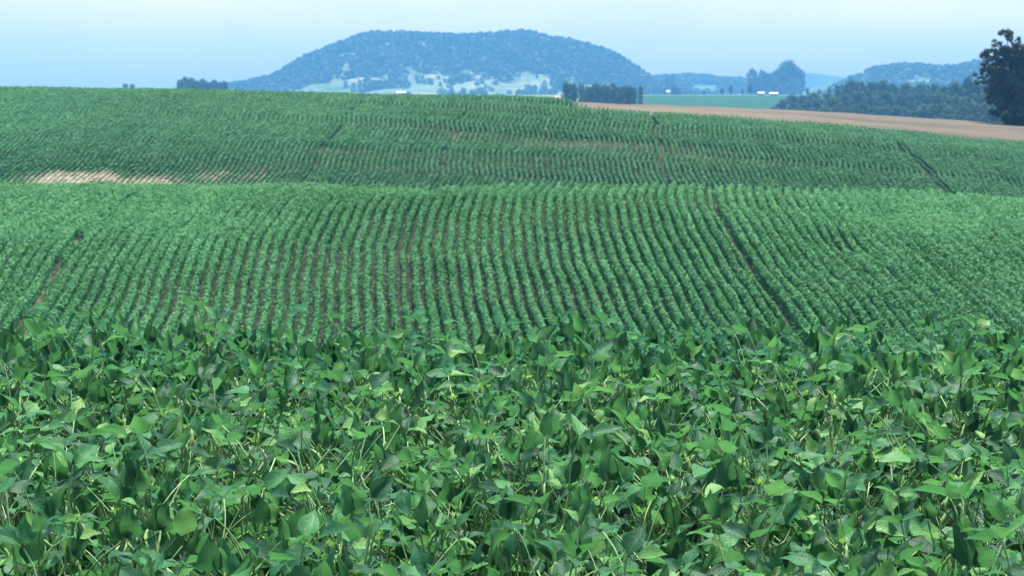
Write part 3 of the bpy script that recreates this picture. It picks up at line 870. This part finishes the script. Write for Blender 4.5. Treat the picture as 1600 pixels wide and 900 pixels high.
for a in [(1189, 150, 1380, 9, 4, 'tiny white house at the left of the pair above the teal meadow'),
          (1209, 150, 1380, 12, 3.5, 'tiny long white house at the right of the pair above the teal meadow'),
          (1044, 149, 1700, 6, 5, 'tiny cream house between two dark trees left of the meadow'),
          (907, 149, 880, 5, 6, 'tiny pale shed squeezed between the small trees and the dense clump'),
          (873, 160, 900, 12, 6, 'pale low house at the left foot of the dense tree clump'),
          (842, 160, 950, 8, 5, 'tiny pale house left of the low house below the hill'),
          (627, 149, 2180, 13, 4, 'long white shed at the foot of the hillside pasture'),
          (655, 100, 2560, 4, 5, 'white speck of a house high in the hill wood')]:
    house(*a)

# ------------------------------------------------------------------ foreground soybean plants
def leaflet_mesh(seed, nl=6, nw=4):
    g = random.Random(seed)
    wid = g.uniform(.27, .37); curl = g.uniform(-.12, .45); fold = g.uniform(.08, .62); twist = g.uniform(-.6, .6); wave = g.uniform(.02, .075); ph = g.uniform(0, 6)
    V, UV = [], []
    for i in range(nl + 1):
        v = i / nl
        prof = (math.sin(math.pi * v ** .60) ** .85) * (1.08 - .3 * v) if 0 < v < 1 else 0.0
        hw = max(.004, wid * prof)
        for j in range(nw + 1):
            u = j / nw * 2 - 1
            x = u * hw
            z = abs(u) * hw * fold + curl * -(v * v) * .8 + .12 * v + math.sin(v * 9 + ph + u) * wave * abs(u)
            a = twist * v
            xx = x * math.cos(a) - (z * .3) * math.sin(a)
            zz = z + x * math.sin(a)
            V.append((xx, v * (1 - .1 * curl), zz)); UV.append((j / nw, v))
    idx = np.arange((nl + 1) * (nw + 1)).reshape(nl + 1, nw + 1)
    F = np.stack([idx[:-1, :-1], idx[:-1, 1:], idx[1:, 1:], idx[1:, :-1]], -1).reshape(-1, 4)
    return V, F, UV
LEAF = []
LEAF_RAW = []
for i in range(12):
    V, F, UV = leaflet_mesh(300 + i)
    Vc, Fc, _ = leaflet_mesh(300 + i, 3, 2)
    LEAF_RAW.append((np.array(Vc), Fc))
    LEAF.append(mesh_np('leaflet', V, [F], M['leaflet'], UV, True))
V, F, UV = leaflet_mesh(333)
LEAF_YOUNG = mesh_np('young_leaflet', V, [F], M['shoot'], UV, True)
LEAF_DRY = mesh_np('dry_leaflet', V, [F], M['dry'], UV, True)
PET = []
for i in range(5):      # unit petiole along +Y with two pulvini, rachis at the end
    g = random.Random(500 + i); b = g.uniform(.04, .16); sd_ = g.uniform(-.08, .08)
    pts = [(sd_ * math.sin(t * 3.1), t, b * math.sin(t * 2.2) * (1 if t < .8 else 1)) for t in (0, .25, .5, .75, 1.0)]
    v, f = tube(pts, [.022, .014, .0125, .0125, .014], 5)
    PET.append((mesh_np('petiole', v, [f], M['petiole'], smooth=True), Vector(pts[-1]), (Vector(pts[-1]) - Vector(pts[-2])).normalized()))
POD = []
for i in range(3):
    g = random.Random(540 + i); V = []; F = []
    n = 9
    for k in range(n):
        t = k / (n - 1)
        r = .105 * (math.sin(math.pi * min(1, t * 1.02 + .02)) ** .5) * (1 + .22 * math.cos(t * 2 * math.pi * 3 + math.pi)) if 0 < k < n - 1 else .012
        cx = .22 * math.sin(t * 2.4) * (1 if i != 1 else -.6)
        for q in range(5):
            th = q * 2 * math.pi / 5
            V.append((cx + r * math.cos(th), r * .62 * math.sin(th), -t))
    for k in range(n - 1):
        for q in range(5):
            q2 = (q + 1) % 5
            F.append((k * 5 + q, k * 5 + q2, (k + 1) * 5 + q2, (k + 1) * 5 + q))
    POD.append(mesh_np('pod', V, [np.array(F)], M['pod'], smooth=True))

def basis(loc, ydir, up, scale):
    y = Vector(ydir).normalized(); x = y.cross(Vector(up))
    if x.length < 1e-4: x = y.orthogonal()
    x.normalize(); z = x.cross(y)
    m = Matrix((x, y, z)).transposed().to_4x4()
    return Matrix.Translation(loc) @ m @ Matrix.Diagonal((scale, scale, scale, 1))

def plant_spec(seed, h, n_nodes, pods, dry=False):
    g = random.Random(seed)
    lx, ly = g.uniform(-.08, .08), g.uniform(-.08, .08)
    spine = [(lx * t * t + .012 * math.sin(t * 9 + seed), ly * t * t + .012 * math.cos(t * 8), h * t) for t in [k / 9 for k in range(10)]]
    rad = [.0048 - .0030 * k / 9 for k in range(10)]
    sv, sf = tube([(0, 0, -.05)] + spine, [.005] + rad, 5)
    parts = [(sv, sf)]
    spec = {'leaves': [], 'pods': [], 'young': []}
    def sp(t):
        t = max(0, min(.999, t)) * 9; k = int(t); f = t - k
        return Vector(spine[k]).lerp(Vector(spine[min(9, k + 1)]), f)
    az = g.uniform(0, 6.3)
    for k in range(n_nodes):
        t = .30 + .68 * k / (n_nodes - 1)
        az += 2.6 + g.uniform(-.7, .7)
        el = R(g.uniform(18, 60) if t < .75 else g.uniform(35, 78))
        plen = g.uniform(.12, .23) * (1.0 if t < .85 else .8)
        d = Vector((math.cos(az) * math.cos(el), math.sin(az) * math.cos(el), math.sin(el)))
        pm = basis(sp(t), d, (0, 0, 1), plen)
        pi = g.randrange(len(PET))
        size = g.uniform(.090, .124) if t < .66 else g.uniform(.076, .108) * g.uniform(.6, 1.0)
        tip = PET[pi][1]
        lv = []
        # leaflet frames, in plant space, then into petiole space
        tipw = pm @ tip
        hd = Vector((math.cos(az), math.sin(az), 0))
        tilt = g.gauss(.52, .58)
        tilt = max(-1.15, min(1.35, tilt))
        roll = g.gauss(0, .5)
        for q, off in enumerate((0, 1, -1)):
            a2 = az + off * R(g.uniform(62, 95)) + g.uniform(-.15, .15)
            tl = tilt + g.gauss(0, .25) - (.1 if off else 0)
            dd = Vector((math.cos(a2) * math.cos(tl), math.sin(a2) * math.cos(tl), math.sin(tl)))
            up = Vector((math.cos(a2 + 1.57) * math.sin(roll + off * .25), math.sin(a2 + 1.57) * math.sin(roll + off * .25), 1.0))
            st = tipw + (hd * .028 if q == 0 else Vector((0, 0, 0))) + dd * .006
            lm = basis(st, dd, up, size * (1.08 if q == 0 else .96) * g.uniform(.92, 1.08))
            lv.append((g.randrange(len(LEAF)), pm.inverted() @ lm))
        # rachis to terminal leaflet, drawn with the stem
        spec['leaves'].append((pi, pm, lv))
    for k in range(pods):
        t = g.uniform(.62, 1.05)
        a = g.uniform(0, 6.3)
        p = sp(t)
        dn = Vector((math.cos(a) * .35, math.sin(a) * .35, -1)).normalized()
        m = Matrix.Translation(p + Vector((math.cos(a), math.sin(a), .3)) * g.uniform(.008, .03)) @ Euler((g.uniform(-.5, .5), g.uniform(-.5, .5), a)).to_matrix().to_4x4() @ Matrix.Diagonal((g.uniform(.052, .078),) * 3 + (1,)) 
        spec['pods'].append((g.randrange(3), m))
    top = sp(.999)
    for k in range(3):
        a = az + k * 2.1; tl = g.uniform(.5, 1.2)
        dd = Vector((math.cos(a) * math.cos(tl), math.sin(a) * math.cos(tl), math.sin(tl)))
        spec['young'].append(basis(top, dd, (-math.cos(a), -math.sin(a), .4), g.uniform(.022, .042)))
    # thin pale racemes and tendril-like bare petioles near the top
    for k in range(g.randrange(5, 8)):
        t = g.uniform(.66, 1); a = g.uniform(0, 6.3); L = g.uniform(.04, .17); p = sp(t)
        e = g.uniform(.3, 1.2)
        q = p + Vector((math.cos(a) * math.cos(e), math.sin(a) * math.cos(e), math.sin(e))) * L
        sag = Vector((g.uniform(-.12, .12), g.uniform(-.12, .12), g.uniform(-.16, .06))) * L
        q1 = p.lerp(q, .35) + sag * .8; q2 = p.lerp(q, .7) + sag
        parts.append(tube([p, q1, q2, q], [.0028, .0021, .0019, .0015], 4))
    v, f = join(parts)
    spec['stem'] = mesh_np('stem', v, [f], M['stem'], smooth=True)
    spec['stem_raw'] = (v, f)
    return spec
SPECS = []
for i in range(14):
    podded = i % 3 != 2
    SPECS.append((plant_spec(700 + i, random.uniform(.73, .86), 12, 13 if podded else 0), podded))

LENT = {}
def build_plant(spec, loc, rz, s, tilt, label, group):
    t = empty('soybean_plant', loc, label, 'plant', group)
    t.rotation_euler = (tilt[0], tilt[1], rz); t.scale = (s, s, s)
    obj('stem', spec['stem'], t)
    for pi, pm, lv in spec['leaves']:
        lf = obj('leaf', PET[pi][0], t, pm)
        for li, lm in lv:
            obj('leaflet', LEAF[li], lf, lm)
    for k, m in spec['pods']:
        obj('pod', POD[k], t, m)
    for m in spec['young']:
        obj('young_leaflet', LEAF_YOUNG, t, m)
    return t

rw = random.Random(91)
cands = []
y = 3.7
while y < 9.4:
    x = -(.35 * y + 2.0)
    while x < .35 * y + 2.0:
        cands.append((x + rw.gauss(0, .045), y + rw.gauss(0, .06)))
        x += .22
    y += .235
inview = [c for c in cands if abs(c[0]) < .273 * c[1] + .16]
outv = [c for c in cands if abs(c[0]) >= .273 * c[1] + .16]
inview.sort(key=lambda c: c[1])
main, rest = inview[:292], inview[292:] + outv
print('plants in view', len(inview), 'fill', len(rest))
def plant_label(x, y, podded, s):
    u = x / y
    hz_ = ('at the left edge' if u < -.19 else 'in the left quarter' if u < -.10 else 'left of centre' if u < 0 else
           'right of centre' if u < .10 else 'in the right quarter' if u < .19 else 'at the right edge')
    dp = ('bottom strip' if y < 4.6 else 'second strip from the bottom' if y < 5.5 else 'middle strip of the foreground' if y < 6.5
          else 'upper strip of the foreground' if y < 7.6 else 'crest against the far rows')
    sz = 'tall' if s > 1.045 else 'short' if s < .985 else 'middle sized'
    return ('%s podded soybean plant %s, %s' if podded else '%s soybean plant without pods %s, %s') % (sz, hz_, dp)
for (x, y) in main:
    sp_, podded = rw.choice(SPECS)
    sc = rw.uniform(.93, 1.10)
    lb = plant_label(x, y, podded, sc)
    build_plant(sp_, (x, y, tz(x, y)), rw.uniform(0, 6.28), sc, (rw.gauss(0, .07), rw.gauss(0, .07)), lb, 'soybean plants of the foreground')

# the canopy carries on outside the frame and over the brow: one joined mesh
def spec_raw(spec):
    P = [spec['stem_raw']]
    for pi, pm, lv in spec['leaves']:
        for li, lm in lv:
            m = np.array(pm @ lm); v, f = LEAF_RAW[li]
            P.append((v @ m[:3, :3].T + m[:3, 3], f))
    return join(P)
RAW = [spec_raw(s) for s, _ in SPECS[:6]]
fill = []
y = 9.5
while y < 12.0:
    x = -.5 * y
    while x < .5 * y:
        rest.append((x + rw.gauss(0, .05), y + rw.gauss(0, .06))); x += .34
    y += .36
for (x, y) in rest:
    v, f = rw.choice(RAW); a = rw.uniform(0, 6.28); c, s_ = math.cos(a), math.sin(a); k = rw.uniform(.9, 1.06)
    m = np.array([[c, -s_, 0], [s_, c, 0], [0, 0, 1]]) * k
    fill.append((v @ m.T + np.array([x, y, tz(x, y)]), f))
def fill_mat():
    m, nt, out = newmat('canopy_leaves')
    geo = N(nt, 'ShaderNodeNewGeometry')
    col = ramp(nt, geo.outputs['Random Per Island'], [(0, (.007, .042, .026)), (.3, (.013, .072, .040)), (.6, (.023, .112, .055)), (.86, (.042, .165, .064)), (1, (.11, .25, .07))])
    finish(nt, out, col, .7, .05, .34, mixc(nt, .6, col, (.09, .28, .07)))
    return m
v, f = join(fill)
link_tag(obj('soybean_canopy', mesh_np('soybean_canopy', v, [f], fill_mat(), smooth=True)), 'soybean canopy running on past the foreground plants', 'crop', None, 'stuff')

# ------------------------------------------------------------------ haze
HB = (-4200, 4200, -80, 4050, -40, 88)
Vh = [(x, y, z) for z in HB[4:6] for y in HB[2:4] for x in HB[0:2]]
Fh = np.array([(0, 1, 3, 2), (4, 5, 7, 6), (0, 1, 5, 4), (2, 3, 7, 6), (0, 2, 6, 4), (1, 3, 7, 5)])
hm, nt, out = newmat('haze_air')
pv = N(nt, 'ShaderNodeVolumePrincipled')
pv.inputs['Color'].default_value = (.165, .50, 1.0, 1)
pv.inputs['Density'].default_value = .00021
pv.inputs['Anisotropy'].default_value = 0.0
nt.links.new(pv.outputs[0], out.inputs['Volume'])
hzo = obj('haze', mesh_np('haze', Vh, [Fh], hm))
hzo['kind'] = 'stuff'
